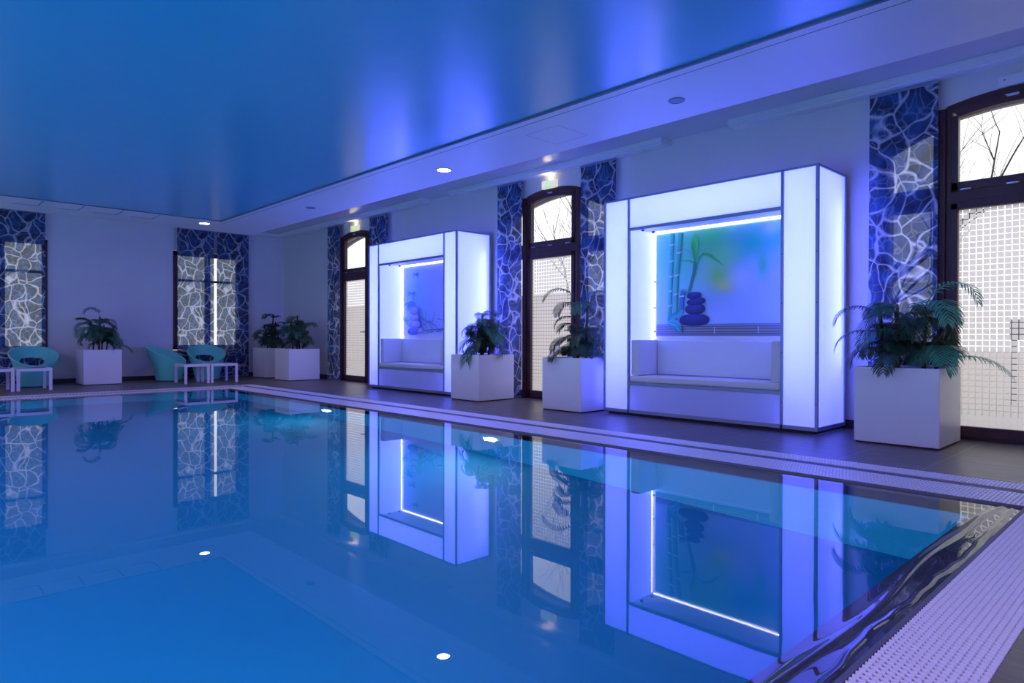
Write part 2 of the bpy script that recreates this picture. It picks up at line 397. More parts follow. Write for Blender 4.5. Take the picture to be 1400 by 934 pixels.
m = MB(); m.box(XL-.3, XL, YN-.3, YB+.3, -1.5, 3.95); struct(m.build('wall_left', 'wall'))
m = MB(); m.box(XL-.3, XW+.45, YN-.3, YN, -1.5, 3.95); struct(m.build('wall_near', 'wall'))
# stone arches on the outside of the right wall, seen through the fanlights
m = MB(); m.box(XL-.3, XW+.45, YN-.3, YB+.3, 3.95, 4.05); struct(m.build('trim_6', 'bulk'), 'roof slab', 'ceiling')
# ceilings
GX, GY = 4.55, 12.48
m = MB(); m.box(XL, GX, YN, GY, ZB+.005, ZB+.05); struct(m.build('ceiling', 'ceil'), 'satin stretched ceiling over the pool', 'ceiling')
m = MB(); m.box(XL, XW, YN, YB, ZC, ZC+.05); struct(m.build('ceiling.001', 'recess'), 'raised ceiling strip along the walls', 'ceiling')
m = MB(); BX, BY = 5.62, 13.74
m.box(GX, BX, YN, BY, ZB, ZC); m.box(XL, GX, GY, BY, ZB, ZC)
struct(m.build('trim_1', 'bulk'), 'lowered white bulkhead framing the satin ceiling', 'bulkhead')
m = MB(); w = .022
m.box(GX-w, GX, YN, GY, ZB-.012, ZB+.004); m.box(XL, GX, GY-w, GY, ZB-.004, ZB+.004)
m.box(GX+.115, GX+.122, YN, GY+.30, ZB-.0015, ZB+.001)
struct(m.build('trim_2', 'seam'), 'thin dark seam at the edge of the satin ceiling', 'trim')
m = MB(); m.box(XL, GX+.02, GY-.002, GY+.03, ZB-.004, ZB+.003); m.box(GX+.001, GX+.035, YN, GY+.03, ZB-.004, ZB+.003)
struct(m.build('trim_3', 'rail'))
# blind rails against the recess ceiling
for k, (a, b) in enumerate([(YN, 3.89), (4.80, 9.14), (9.95, YB)]):
    m = MB(); m.box(7.20, XW, a, b, 3.43, ZC); m.box(7.185, 7.20, a, b, 3.44, 3.475); m.box(7.23, 7.30, a+.02, b-.02, 3.415, 3.43)
    struct(m.build('trim_%d' % (7+k), 'rail'), 'white curtain rail box along the right wall', 'rail')
m = MB(); m.box(5.7, XW-.2, YB-.16, YB, 3.43, ZC); m.box(XL, 5.7, YB-.16, YB, 3.43, ZC); struct(m.build('trim_10', 'rail'), 'white rail box along the back wall', 'rail')
# baseboards
def basebd(name, x0, x1, y0, y1):
    m = MB(); m.box(x0, x1, y0, y1, 0, .092); return struct(m.build(name, 'base', bevel=.003))
for k, (a, b) in enumerate([(2.32, 5.80), (8.0, 11.52), (13.72, YB)]): basebd('baseboard_right' if k == 0 else 'baseboard_right.%03d' % k, XW-.014, XW, a, b)
basebd('baseboard_back', XL, XW-.014, YB-.014, YB)

# ceiling details on the bulkhead
def hatch(pts, label, name='ceiling_hatch'):
    m = MB(); n = len(pts)
    for i in range(n):
        a, b = Vector(pts[i]), Vector(pts[(i+1) % n]); d = (b-a).normalized(); nn = Vector((-d.y, d.x))*.003
        m.add([(a+nn)[:]+(ZB-.0015,), (b+nn)[:]+(ZB-.0015,), (b-nn)[:]+(ZB-.0015,), (a-nn)[:]+(ZB-.0015,)], [(0, 1, 2, 3)])
    return tag(m.build(name, 'vent'), label, 'hatch')
hatch([(4.89, 4.92), (4.89, 4.47), (5.36, 4.47), (5.36, 4.92)], 'square access hatch outlined in the white bulkhead above the middle door')
def slot(x, label):
    t = thing('air_slot', label, 'air vent', (x, 12.83, ZB-.004), group='slot vents in the far bulkhead')
    m = MB(); m.box(-.006, .012, -.27, .24, 0, .004); m.build('slot', 'vent', t)
    m = MB(); m.box(-.34, 0, .24, .252, 0, .004); m.build('crosspiece', 'vent', t)
    return t
names = ['leftmost', 'second from the left', 'third from the left', 'fourth from the left']
for i, x in enumerate([1.88, 2.43, 2.995, 3.56]): slot(x, 'thin angled slot vent in the far bulkhead, %s of the four' % names[i])
def roundvent(x, y, r, label):
    t = thing('ceiling_speaker', label, 'speaker', (x, y, ZB))
    m = MB(); m.lathe([(r*1.05, 0), (r*1.05, -.006), (r*.92, -.010), (r*.92, -.004)], n=28); m.build('rim', 'vent', t)
    m = MB(); m.disc((0, 0, -.006), r*.93); m.build('grille', 'vent', t)
roundvent(5.138, 3.27, .07, 'round grey flush ceiling speaker above the nearer glowing booth')
roundvent(5.123, 10.12, .075, 'small round grey ceiling speaker far along the right bulkhead')
def downlight(x, y, r, label):
    t = thing('ceiling_downlight', label, 'ceiling light', (x, y, ZB), group=None)
    m = MB(); m.lathe([(r*1.12, 0), (r*1.12, -.012), (r*.98, -.016), (r*.96, -.006)], n=28); m.build('ring', 'lampoff', t)
    m = MB(); m.disc((0, 0, -.013), r*.98); m.build('diffuser', 'lampon', t)
    l = light('downlight_beam', 'SPOT', (0, 0, -.04), LAMP_W, (1, .68, .42), None, parent=t, radius=.07, spot=120)
downlight(5.15, 6.63, .085, 'lit warm round downlight in the bulkhead in front of the middle door')
downlight(4.39, 12.84, .09, 'lit warm round downlight in the far bulkhead above the paired banners')

# ------------------------------------------------------------------ doors
def beam(m, pts_o, pts_i, x0, x1):
    n = len(pts_o)
    m.prism(pts_o+pts_i[::-1], 'x', x0, x1)
def door(yc, num):
    root = bpy.data.objects.new('door_%d' % num, None); COL.objects.link(root); root.location = (XW, yc, 0)
    desc = {1: 'at the right edge beside the nearest planter', 2: 'between the two glowing booths', 3: 'at the far end beside the farther booth'}[num]
    struct(root, 'mahogany glazed door with arched fanlight ' + desc, 'door')
    # outer posts
    for s in (-1, 1):
        m = MB(); m.box(-.045, .06, s*.555-.035, s*.555+.035, 0, arch_out(.555)-.01)
        m.box(-.052, .0, s*.555-.012, s*.555+.012, 0.0, arch_out(.555)-.02)
        m.build('post', 'wood', root, bevel=.006)
    # fixed arched frame: head, transom, bottom sill
    n = 20
    ys = [-.52+1.04*i/n for i in range(n+1)]
    m = MB(); beam(m, [(y, arch_out(y)+.006) for y in ys], [(y, arch_out(y)-.05) for y in ys], -.012, .07); m.build('arched_head', 'wood', root, bevel=.005)
    m = MB(); m.box(-.015, .07, -.52, .52, 2.235, 2.345); m.box(-.022, .0, -.52, .52, 2.225, 2.25); m.build('transom_rail', 'wood', root, bevel=.005)
    m = MB(); m.box(.0, .07, -.52, .52, 0, .03); m.build('threshold', 'wood', root, bevel=.003)
    for s in (-1, 1):
        m = MB(); m.box(-.012, .07, s*.50-.022, s*.50+.022, 0, 3.12); m.build('frame_stile', 'wood', root, bevel=.004)
    # fanlight sash
    m = MB()
    yi = [-.478+.956*i/n for i in range(n+1)]; yg = [-.42+.84*i/n for i in range(n+1)]
    beam(m, [(y, arch_out(y)-.052) for y in yi], [(y*.42/.478, arch_in(y*.42/.478)) for y in yi], -.025, .05)
    m.box(-.025, .05, -.478, .478, 2.35, 2.43)
    for s in (-1, 1): m.box(-.025, .05, min(s*.42, s*.478), max(s*.42, s*.478), 2.35, 3.06)
    f = m.build('fanlight_sash', 'wood', root, bevel=.004)
    m = MB(); m.add([(.02, y, 2.42) for y in (-.43, .43)]+[(.02, y, arch_in(y)+.01) for y in [.43-.86*i/n for i in range(n+1)]], [tuple(range(n+3))]); m.build('glass_pane', 'glass', f)
    m = MB(); m.box(-.040, -.025, -.045, .045, arch_in(0)+.045, arch_in(0)+.07); m.box(-.05, -.04, -.02, .06, arch_in(0)+.055, arch_in(0)+.068); tag(m.build('latch', 'chrome', f, bevel=.003), 'chrome latch')
    for y in (-.36, 0, .36):
        m = MB(); m.box(-.040, -.022, y-.04, y+.04, 2.347, 2.362); m.tube([(-.036, y-.05, 2.355), (-.036, y+.05, 2.355)], .006, 8); tag(m.build('hinge', 'chrome', f), 'chrome hinge')
    # leaf
    m = MB()
    for s in (-1, 1): m.box(-.03, .045, min(s*.42, s*.478), max(s*.42, s*.478), .03, 2.23)
    m.box(-.03, .045, -.478, .478, .03, .125); m.box(-.03, .045, -.478, .478, 2.17, 2.23)
    lf = m.build('door_leaf', 'wood', root, bevel=.004)
    m = MB(); m.add([(.02, -.43, .115), (.02, .43, .115), (.02, .43, 2.18), (.02, -.43, 2.18)], [(0, 1, 2, 3)]); m.build('glass_pane', 'glass', lf)
    m = MB(); p = .0542; g = .0075
    for i in range(16):
        for j in range(38):
            y0 = -.42+i*p; z0 = .125+j*p
            y1, z1 = min(.42, y0+p-g), min(2.17, z0+p-g)
            if j < 2: y1 = min(.42, y0+p-.001); z1 = z0+p-.001
            if y1-y0 > .004 and z1-z0 > .004: m.add([(.016, y0, z0), (.016, y1, z0), (.016, y1, z1), (.016, y0, z1)], [(0, 1, 2, 3)])
    tag(m.build('frosted_squares', 'frost', lf), 'film of white frosted squares on the glass')
    m = MB(); m.box(-.038, -.03, -.465, -.435, .97, 1.12); m.tube([(-.034, -.45, 1.06), (-.08, -.45, 1.06), (-.085, -.44, 1.06), (-.085, -.34, 1.06)], .009, 8)
    tag(m.build('door_handle', 'navy', lf), 'dark lever handle')
    # sidelights behind the banners
    for s in (-1, 1):
        m = MB(); a, b = .59, OPW
        def Y(v): return s*v
        def bx(x0, x1, u0, u1, z0, z1): m.box(x0, x1, min(Y(u0), Y(u1)), max(Y(u0), Y(u1)), z0, z1)
        bx(.04, .10, a, a+.05, 0, 3.1); bx(.04, .10, b-.06, b, 0, 2.92); bx(.04, .10, a, b, 0, .12); bx(.04, .10, a, b, 2.20, 2.42)
        us = [a+(b-a)*i/8 for i in range(9)]
        beam(m, [(Y(u), arch_out(u)+.003) for u in us], [(Y(u), arch_in(u)-.03) for u in us], .04, .10)
        sf = m.build('sidelight_frame', 'wood', root)
        m = MB(); m.add([(.07, Y(a), .1), (.07, Y(b), .1), (.07, Y(b), arch_in(b)), (.07, Y(a), arch_in(a))], [(0, 1, 2, 3)]); m.build('glass_pane', 'glass', sf)
    # masonry reveal outside: lower arch seen through the fanlight glass
    m = MB(); n = 24
    yo = [-OPW+2*OPW*i/n for i in range(n+1)]
    m.prism([(y, 3.17-.16*y*y) for y in yo]+[(OPW, 3.9), (-OPW, 3.9)], 'x', .351, .42)
    m.box(.351, .42, -OPW-.1, -OPW, 0, 3.9); m.box(.351, .42, OPW, OPW+.1, 0, 3.9)
    m.build('outer_reveal', 'intr', root)
    return root
for yc, k in DOORS: door(yc, k)

# ------------------------------------------------------------------ back windows
def bwindow(x0, x1, num, label):
    root = bpy.data.objects.new('window_%d' % num, None); COL.objects.link(root); root.location = ((x0+x1)/2, YB, 0)
    struct(root, label, 'window')
    w = (x1-x0)/2; z0, z1 = .66, 2.89
    m = MB()
    for a, b in ((-w, -w+.09), (w-.09, w), (-.055, .055)): m.box(a, b, -.02, .06, z0, z1)
    m.box(-w, w, -.02, .06, z0, z0+.10); m.box(-w, w, -.02, .06, z1-.10, z1); m.box(-w, w, -.01, .06, 2.21, 2.26)
    f = m.build('window_frame', 'wood', root, bevel=.004)
    for s in (-1, 1):
        m = MB(); a, b = (-w+.05, 0) if s < 0 else (0, w-.05); m.add([(a, .03, z0+.05), (b, .03, z0+.05), (b, .03, z1-.05), (a, .03, z1-.05)], [(0, 1, 2, 3)]); m.build('glass_pane', 'glass', f)
    return root
bwindow(4.83, 6.32, 1, 'dark framed window behind the two hanging banners on the far wall')
bwindow(1.0, 2.48, 2, 'dark framed window behind the banner at the left edge')

# ------------------------------------------------------------------ banners
def banner(cx, cy, w, along, z0, z1, label, grp=None):
    t = thing('printed_fabric_banner', label, 'banner', (cx, cy, 0))
    m = MB(); nx, nz = 10, 40; vs = []
    for j in range(nz+1):
        for i in range(nx+1):
            u = -w/2+w*i/nx; z = z0+(z1-z0)*j/nz; d = .004*math.sin(u*9+cy)*math.sin(z*1.1)
            vs.append((d, u, z) if along == 'y' else (u, d, z))
    m.add(vs, [(j*(nx+1)+i, j*(nx+1)+i+1, (j+1)*(nx+1)+i+1, (j+1)*(nx+1)+i) for j in range(nz) for i in range(nx)], True)
    m.build('fabric', 'banner', t)
    m = MB()
    if along == 'y': m.box(-.008, .008, -w/2, w/2, z0-.02, z0)
    else: m.box(-w/2, w/2, -.008, .008, z0-.02, z0)
    m.build('bottom_bar', 'alu', t)
    m = MB()
    if along == 'y': m.box(-.012, .012, -w/2, w/2, z1-.03, z1)
    else: m.box(-w/2, w/2, -.012, .012, z1-.03, z1)
    m.build('top_bar', 'alu', t)
    return t
BZ0, BZ1 = .035, 3.415
for (a, b, lab) in [(1.787, 2.395, 'blue water ripple banner left of the right-edge door, behind the nearest palm'),
                    (5.61, 6.24, 'blue water ripple banner just right of the middle door, partly behind the nearer booth'),
                    (7.44, 8.01, 'blue water ripple banner just left of the middle door'),
                    (11.23, 11.91, 'narrow strip of ripple banner showing above the farther glowing booth'),
                    (13.10, 13.66, 'blue water ripple banner left of the farthest door in the right wall')]:
    banner(7.32, (a+b)/2, b-a, 'y', BZ0, BZ1, lab)
banner((4.88+5.685)/2, 16.0, .805, 'x', .03, 3.42, 'left one of the two ripple banners hanging side by side on the far wall')
banner((5.745+6.49)/2, 16.0, .745, 'x', .03, 3.42, 'right one of the two ripple banners hanging side by side on the far wall')
banner((1.60+2.43)/2, 16.0, .83, 'x', .03, 3.42, 'ripple banner at the left edge of the photo, behind a tub chair')

# ------------------------------------------------------------------ light booths
def poly(pts): return pts
class Print:
    """flat print: coloured polygons, each layer a little in front of the last"""
    def __init__(s): s.v = []; s.f = []; s.c = []; s.k = 0
    def poly(s, pts, col):
        s.k += 1; o = len(s.v); x = -.0004*s.k
        cols = col if isinstance(col[0], (tuple, list)) else [col]*len(pts)
        for p, c in zip(pts, cols): s.v.append((x, -p[0], p[1])); s.c.append((*c, 1))
        s.f.append(tuple(range(o, o+len(pts))))
    def strip(s, pts, ws, colL, colR):
        """ribbon with a colour change across it"""
        s.k += 1; x = -.0004*s.k; o = len(s.v); n = len(pts)
        for i, p in enumerate(pts):
            a = pts[max(i-1, 0)]; b = pts[min(i+1, n-1)]; dx, dy = b[0]-a[0], b[1]-a[1]; L = math.hypot(dx, dy) or 1
            nx, ny = -dy/L, dx/L; w = (ws[i] if hasattr(ws, '__len__') else ws)/2
            for t, c in ((1, colL), (.0, tuple((q+r)/2*1.25 for q, r in zip(colL, colR))), (-1, colR)):
                s.v.append((x, -(p[0]+nx*w*t), p[1]+ny*w*t)); s.c.append((*c, 1))
        for i in range(n-1):
            for k in (0, 1): s.f.append((o+i*3+k, o+i*3+k+1, o+(i+1)*3+k+1, o+(i+1)*3+k))
    def ell(s, cx, cy, rx, ry, top, bot, rot=0, n=36):
        s.k += 1; x = -.0004*s.k; o = len(s.v)
        s.v.append((x, -(cx+rx*.1), cy+ry*.45)); s.c.append((*[q*1.5 for q in top], 1))
        for i in range(n):
            t = 2*math.pi*i/n; e = 2.4
            ct, st = math.cos(t), math.sin(t); a = math.copysign(abs(ct)**(2/e), ct)*rx; b = math.copysign(abs(st)**(2/e), st)*ry
            a, b = a*math.cos(rot)-b*math.sin(rot), a*math.sin(rot)+b*math.cos(rot)
            s.v.append((x, -(cx+a), cy+b)); f = (st+1)/2; s.c.append((*[q*(1-f)+r*f for q, r in zip(bot, top)], 1))
        for i in range(n): s.f.append((o, o+1+i, o+1+(i+1) % n))
    def build(s, name, parent, loc):
        me = bpy.data.meshes.new(name); me.from_pydata(s.v, [], s.f)
        ca = me.color_attributes.new('print', 'FLOAT_COLOR', 'POINT'); ca.data.foreach_set('color', [q for c in s.c for q in c])
        me.materials.append(MT['print']); o = bpy.data.objects.new(name, me); COL.objects.link(o); o.parent = parent; o.location = loc
        return o
mm, nt, b = nm('printed_inks'); at = nt.nodes.new('ShaderNodeVertexColor'); at.layer_name = 'print'; nt.links.new(at.outputs[0], b.inputs['Base Color']); b.inputs['Roughness'].default_value = .35
MT['print'] = mm
def bgprint(p, w, h, fn, nx=48, ny=36):
    o = len(p.v)
    for j in range(ny+1):
        for i in range(nx+1):
            u, v = w*i/nx, h*j/ny; p.v.append((0, -u, v)); p.c.append((*fn(u, v), 1))
    for j in range(ny):
        for i in range(nx): p.f.append((o+j*(nx+1)+i, o+j*(nx+1)+i+1, o+(j+1)*(nx+1)+i+1, o+(j+1)*(nx+1)+i))
def lerp(a, b, t): return tuple(x*(1-t)+y*t for x, y in zip(a, b))
def blob(u, v, cu, cv, ru, rv): return math.exp(-(((u-cu)/ru)**2+((v-cv)/rv)**2))
def print_bamboo():
    p = Print(); w, h = 1.78, 1.27
    def fn(u, v):
        c = (.46, .60, .92)
        for (cu, cv, ru, rv, col, a) in [(.25, .9, .45, .6, (.04, .75, .30), .9), (.75, 1.15, .35, .25, (.06, .78, .16), .9), (1.25, 1.05, .35, .22, (.0, .58, .50), .95),
                (.85, .70, .20, .20, (.20, .75, .04), .85), (.92, .58, .12, .08, (.70, .80, .01), .8), (1.38, .78, .06, .14, (.0, .65, .25), .8), (1.55, 1.15, .25, .2, (.05, .65, .45), .8),
                (.12, .4, .25, .5, (.35, .65, .78), .6), (.75, .42, .3, .15, (.25, .38, .75), .5), (1.48, 1.2, .10, .08, (.75, .85, .95), .6), (.9, .95, .2, .12, (.20, .85, .25), .7), (1.1, .65, .15, .12, (.70, .75, .95), .5)]:
            c = lerp(c, col, a*blob(u, v, cu, cv, ru, rv))
        return c
    bgprint(p, w, h, fn)
    # mat of bamboo slats under the stones
    p.poly([(0, .0), (w, .0), (w, .135), (0, .14)], (.20, .26, .38))
    for z, th, c in [(.118, .014, (.30, .36, .50)), (.088, .012, (.34, .34, .30)), (.058, .016, (.42, .40, .24)), (.030, .014, (.30, .30, .34)), (.008, .010, (.22, .26, .38))]:
        p.poly([(0, z-th/2), (w, z-th/2), (w, z+th/2), (0, z+th/2)], c)
        p.poly([(0, z-th/2-.005), (w, z-th/2-.005), (w, z-th/2), (0, z-th/2)], (.03, .04, .09))
    for u in (.80, 1.335): p.poly([(u-.006, .02), (u+.006, .02), (u+.006, .10), (u-.006, .10)], (.62, .66, .80))
    G1, G2, N = (.01, .25, .12), (.06, .62, .30), (.55, .75, .75)
    p.poly([(.116, 1.071), (.25, 1.077), (.386, 1.065), (.494, 1.017), (.534, .90), (.473, 1.0), (.386, 1.046), (.25, 1.06)], (.20, .58, .42))
    for cl, wd, nodes in [([(.232, 1.262), (.219, .984), (.209, .751), (.201, .536), (.19, .20)], .055, [1.123, .921, .731, .55, .37]),
                          ([(.350, 1.262), (.324, 1.013), (.294, .764), (.282, .513), (.272, .12)], .062, [1.017, .741, .509])]:
        p.strip(cl, wd, G1, G2)
        for z in nodes:
            u = np.interp(z, [q[1] for q in cl][::-1], [q[0] for q in cl][::-1])
            p.poly([(u-wd/2-.006, z-.004), (u, z-.010), (u+wd/2+.008, z+.002), (u+wd/2+.008, z+.016), (u, z+.004), (u-wd/2-.006, z+.010)], N)
    p.strip([(.383, .55), (.366, .40), (.36, .28)], .066, (.02, .10, .20), (.05, .25, .38))
    p.poly([(.33, .47), (.40, .475), (.40, .49), (.33, .485)], N)
    p.strip([(.36, .57), (.40, .55), (.43, .50)], [.01, .02, .015], G1, G2)
    p.strip([(.549, .90), (.545, .83), (.534, .767), (.496, .636), (.454, .49)], [.045, .05, .042, .036, .03], G1, (.05, .30, .20))
    p.poly([(.928, 1.032), (.82, 1.055), (.746, 1.064), (.69, 1.055), (.647, 1.031), (.569, .944), (.559, .879), (.60, .95), (.653, 1.002), (.70, 1.025), (.767, 1.029), (.85, 1.035)], (.14, .75, .35))
    p.poly([(.559, .879), (.601, .95), (.65, .98), (.706, .982), (.77, .95), (.82, .91), (.88, .86), (.929, .80), (.85, .85), (.788, .885), (.74, .92), (.695, .945), (.64, .95)], [(.02, .50, .10)]*6+[(.10, .7, .2)]*7)
    p.poly([(.538, .861), (.53, .90), (.473, .918), (.40, .925), (.347, .915), (.40, .905), (.473, .889), (.51, .87)], (.04, .60, .20))
    p.poly([(.536, 1.225), (.505, 1.17), (.494, 1.11), (.50, 1.05), (.53, .94), (.549, .879), (.575, .96), (.590, 1.03), (.585, 1.10), (.565, 1.17)], [(.05, .85, .12)]*3+[(.02, .45, .07)]*4+[(.08, .85, .14)]*3)
    B1, B2 = (.020, .035, .20), (.006, .010, .07)
    p.ell(.537, .187, .200, .072, B1, B2); p.ell(.549, .319, .133, .066, B1, B2, .02); p.ell(.562, .408, .126, .042, B1, B2, .07); p.ell(.535, .482, .096, .042, B1, B2, .05)
    p.poly([(.166, .176), (.19, .235), (.25, .28), (.32, .30), (.40, .316), (.39, .275), (.35, .235), (.256, .203)], [(.02, .30, .26)]*4+[(.10, .52, .46)]*4)
    p.poly([(.166, .156), (.20, .19), (.245, .20), (.31, .185), (.357, .144), (.38, .08), (.375, .028), (.32, .035), (.279, .057), (.2, .107)], [(.10, .55, .46)]*5+[(.02, .28, .26)]*5)
    p.strip([(.17, .16), (.27, .13), (.37, .03)], [.004, .008, .004], (.3, .7, .6), (.3, .7, .6))
    return p
def print_pebbles():
    p = Print(); w, h = 1.78, 1.27
    def fn(u, v):
        c = (.50, .54, .92)
        for (cu, cv, ru, rv, col, a) in [(.35, .8, .40, .5, (.22, .60, .85), .75), (.15, .3, .3, .3, (.45, .72, .92), .5), (.6, .35, .3, .3, (.25, .50, .88), .6), (.25, 1.1, .3, .2, (.50, .70, .90), .6)]:
            c = lerp(c, col, a*blob(u, v, cu, cv, ru, rv))
        return lerp(c, (.72, .74, .95), max(0, 1-v/.14)*.8)
    bgprint(p, w, h, fn)
    R = random.Random(3)
    for k in range(60):
        u, v = R.uniform(.05, .5), R.uniform(.55, 1.2); L = R.uniform(.04, .13); a = R.uniform(1.0, 2.4)
        p.strip([(u, v), (u+L*.5*math.cos(a), v+L*.5*math.sin(a)), (u+L*math.cos(a), v+L*math.sin(a))], [.002, .006, .001], (.16, .40, .66), (.40, .64, .88))
    D = (.03, .14, .34)
    def spray(u, v, dirs, L, wd, c=D):
        for a in dirs:
            a = math.radians(a); p.strip([(u, v), (u+L*.45*math.cos(a), v+L*.45*math.sin(a)+.01), (u+L*math.cos(a), v+L*math.sin(a)-.01)], [wd*.4, wd, .002], c, (.08, .34, .55))
    spray(.40, 1.11, (0, 30, 200, 160, 320, 350), .11, .022); spray(.28, .78, (5, 170, 200, 330, 300, 350), .16, .024)
    spray(.22, .62, (200, 250, 290, 320, 265, 230, 350), .20, .038, (.03, .22, .45)); spray(.10, .25, (100, 60, 20, 140, 330), .14, .03, (.05, .25, .5))
    for a, b in [((.513, .357), (.96, .09)), ((.643, .218), (.757, .115)), ((.70, .22), (.92, .24)), ((.785, .25), (1.15, .06)), ((1.05, .30), (1.75, .10)), ((.9, .1), (1.5, .08))]:
        p.strip([a, ((a[0]+b[0])/2, (a[1]+b[1])/2+.03), b], [.012, .014, .006], D, (.08, .2, .35))
    p.strip([(.70, .29), (.715, .39), (.728, .50)], [.02, .024, .002], (.06, .30, .42), (.2, .5, .6)); p.strip([(.90, .23), (.94, .33), (.992, .43)], [.02, .024, .002], (.06, .24, .42), (.2, .5, .6))
    for k in range(26):
        u, v = R.uniform(.62, 1.7), R.uniform(.04, .13); p.ell(u, v, R.uniform(.015, .035), R.uniform(.008, .016), (.12, .26, .30), (.02, .06, .12), R.uniform(-.5, .5), 12)
    P1, P2 = (.42, .38, .62), (.16, .16, .42)
    p.ell(.36, .075, .172, .062, (.10, .17, .45), (.02, .04, .2)); p.ell(.40, .205, .165, .072, P1, P2); p.ell(.40, .325, .138, .055, P1, P2, .05)
    p.ell(.391, .450, .112, .078, P1, P2); p.ell(.57, .085, .080, .052, (.48, .44, .70), P2)
    return p

def booth(y0, Wd, pl, pr, pr_fn, label, key):
    """front plane local x=0 faces the pool; local y from 0 (near end) to Wd (far end)"""
    t = thing('light_box_booth', label, 'light booth', (6.62, y0, 0))
    D = .73; H = 2.655; P = .030; NB = .53      # depth, height, profile, niche back
    lo, hi = pl, Wd-pr                          # niche span in y
    m = MB(); m.box(.05, D-.03, .05, Wd-.05, .0, .035); m.build('plinth', 'plinth', t)
    # aluminium frame
    m = MB()
    def V(x0, x1, ya, yb, z0=.035, z1=H): m.box(x0, x1, ya, yb, z0, z1)
    V(0, P, 0, P); V(0, P, Wd-P, Wd); V(0, P, lo-P/2, lo+P/2); V(0, P, hi-P/2, hi+P/2); V(D-P, D, 0, P); V(D-P, D, Wd-P, Wd)
    m.box(0, P, P, Wd-P, .035, .075); m.box(0, P, P, Wd-P, H-.022, H); m.box(P, D-P, 0, P, .035, .075); m.box(P, D-P, 0, P, H-.022, H); m.box(P, D-P, Wd-P, Wd, .035, .075); m.box(P, D-P, Wd-P, Wd, H-.022, H)
    m.box(0, P, lo+P/2, hi-P/2, 2.25, 2.285); m.box(0, P, lo+P/2, hi-P/2, .375, .412); m.box(D-P, D, P, Wd-P, H-.022, H); m.box(D-P, D, P, Wd-P, .035, .075)
    m.build('frame', 'alu', t, bevel=.003)
    # small screws on the frame
    for yy in (lo, hi, P/2, Wd-P/2):
        for z in (.3, .8, 1.3, 1.8, 2.3): m = MB(); m.tube([(-.002, yy, z), (.002, yy, z)], .005, 8); m.build('screw', 'plinth', t)
    def pan(name, pts, mt='panel'):
        m = MB(); m.add(pts, [(0, 1, 2, 3)]); return m.build(name, mt, t)
    def fp(name, ya, yb, z0, z1, x=.012, mt='panel'): return pan(name, [(x, ya, z0), (x, yb, z0), (x, yb, z1), (x, ya, z1)], mt)
    fp('pillar_panel', P-.004, lo-P/2+.004, .07, H-.018); fp('pillar_panel', hi+P/2-.004, Wd-P+.004, .07, H-.018)
    fp('header_panel', lo+P/2-.004, hi-P/2+.004, 2.28, H-.018); fp('base_panel', lo+P/2-.004, hi-P/2+.004, .07, .38, mt='panel2')
    for y in (.012, Wd-.012): pan('side_panel', [(P-.004, y, .07), (D-P+.004, y, .07), (D-P+.004, y, H-.018), (P-.004, y, H-.018)])
    # niche cheeks
    for y in (lo-.004, hi+.004): pan('niche_cheek', [(P, y, .40), (NB+.01, y, .40), (NB+.01, y, 2.285), (P, y, 2.285)])
    m = MB(); m.box(P, NB+.02, lo-.004, hi+.004, 2.285, 2.292); m.build('niche_ceiling', 'board', t)
    m = MB(); m.box(P, NB+.02, lo-.004, hi+.004, .400, .414); m.build('seat_board', 'board', t)
    m = MB(); m.box(NB+.01, NB+.03, lo-.004, hi+.004, .40, 2.292); m.build('niche_back', 'board', t)
    m = MB(); m.box(D-.012, D-.004, .02, Wd-.02, .04, H-.01); m.build('back_board', 'board', t)
    m = MB(); m.box(.025, D-.075, P-.004, Wd-P+.004, H-.016, H-.008); m.build('top_board', 'board', t)
    # picture with its thin surround
    pw, ph = 1.80, 1.285
    py1 = hi-.045; py0 = lo+.045; 
    m = MB(); m.box(NB+.001, NB+.009, py0-.012, py1+.012, .965, 2.262); m.build('picture_backing', 'cush', t)
    prn = pr_fn(); o = prn.build('picture_print', t, (NB-.002, py1-.005, .98)); o.scale = (1, (py1-py0-.01)/1.78, 1)
    # LED strips in the back corners
    m = MB(); m.box(NB-.016, NB-.004, lo+.03, hi-.03, 2.272, 2.284); tag(m.build('led_strip', 'led', t), 'glowing white light strip')
    for y in (hi-.004, lo+.004-.008):
        m = MB(); m.box(NB-.020, NB-.008, y-.002, y+.006, .93, 2.27); tag(m.build('led_strip', 'led', t), 'glowing white light strip')
    for (x, z) in ((.20, 2.262), (.42, 2.262)):
        m = MB(); m.lathe([(.0001, -.022), (.017, -.022), (.020, 0)], (x, hi-.07, 2.285), 14); m.build('spot_fitting', 'navy', t)
    for z in (1.03, 1.33, 1.66):
        m = MB(); m.tube([(NB-.012, hi-.022, z), (NB+.0, hi-.022, z)], .012, 10); m.build('picture_clip', 'vent', t)
    # LED tubes inside
    c = (.136, .170, 1.55)
    for yc in (lo/2, hi+(Wd-hi)/2):
        light('booth_tube', 'AREA', (D-.06, yc, 1.52), TUBE_W, c, (D-.5, yc, 1.52), .12, 1.7, parent=t)
    light('booth_tube', 'AREA', (D-.08, Wd/2, 2.52), TUBE_W*.9, c, (0, Wd/2, 2.50), Wd*.7, .12, parent=t)
    return t
b2 = booth(2.62, 2.64, .36, .38, print_bamboo, 'big nearer glowing white booth with bamboo and dark stacked stones picture', 1)
b1 = booth(8.20, 2.60, .33, .33, print_pebbles, 'farther glowing white booth with pale pebbles picture', 2)

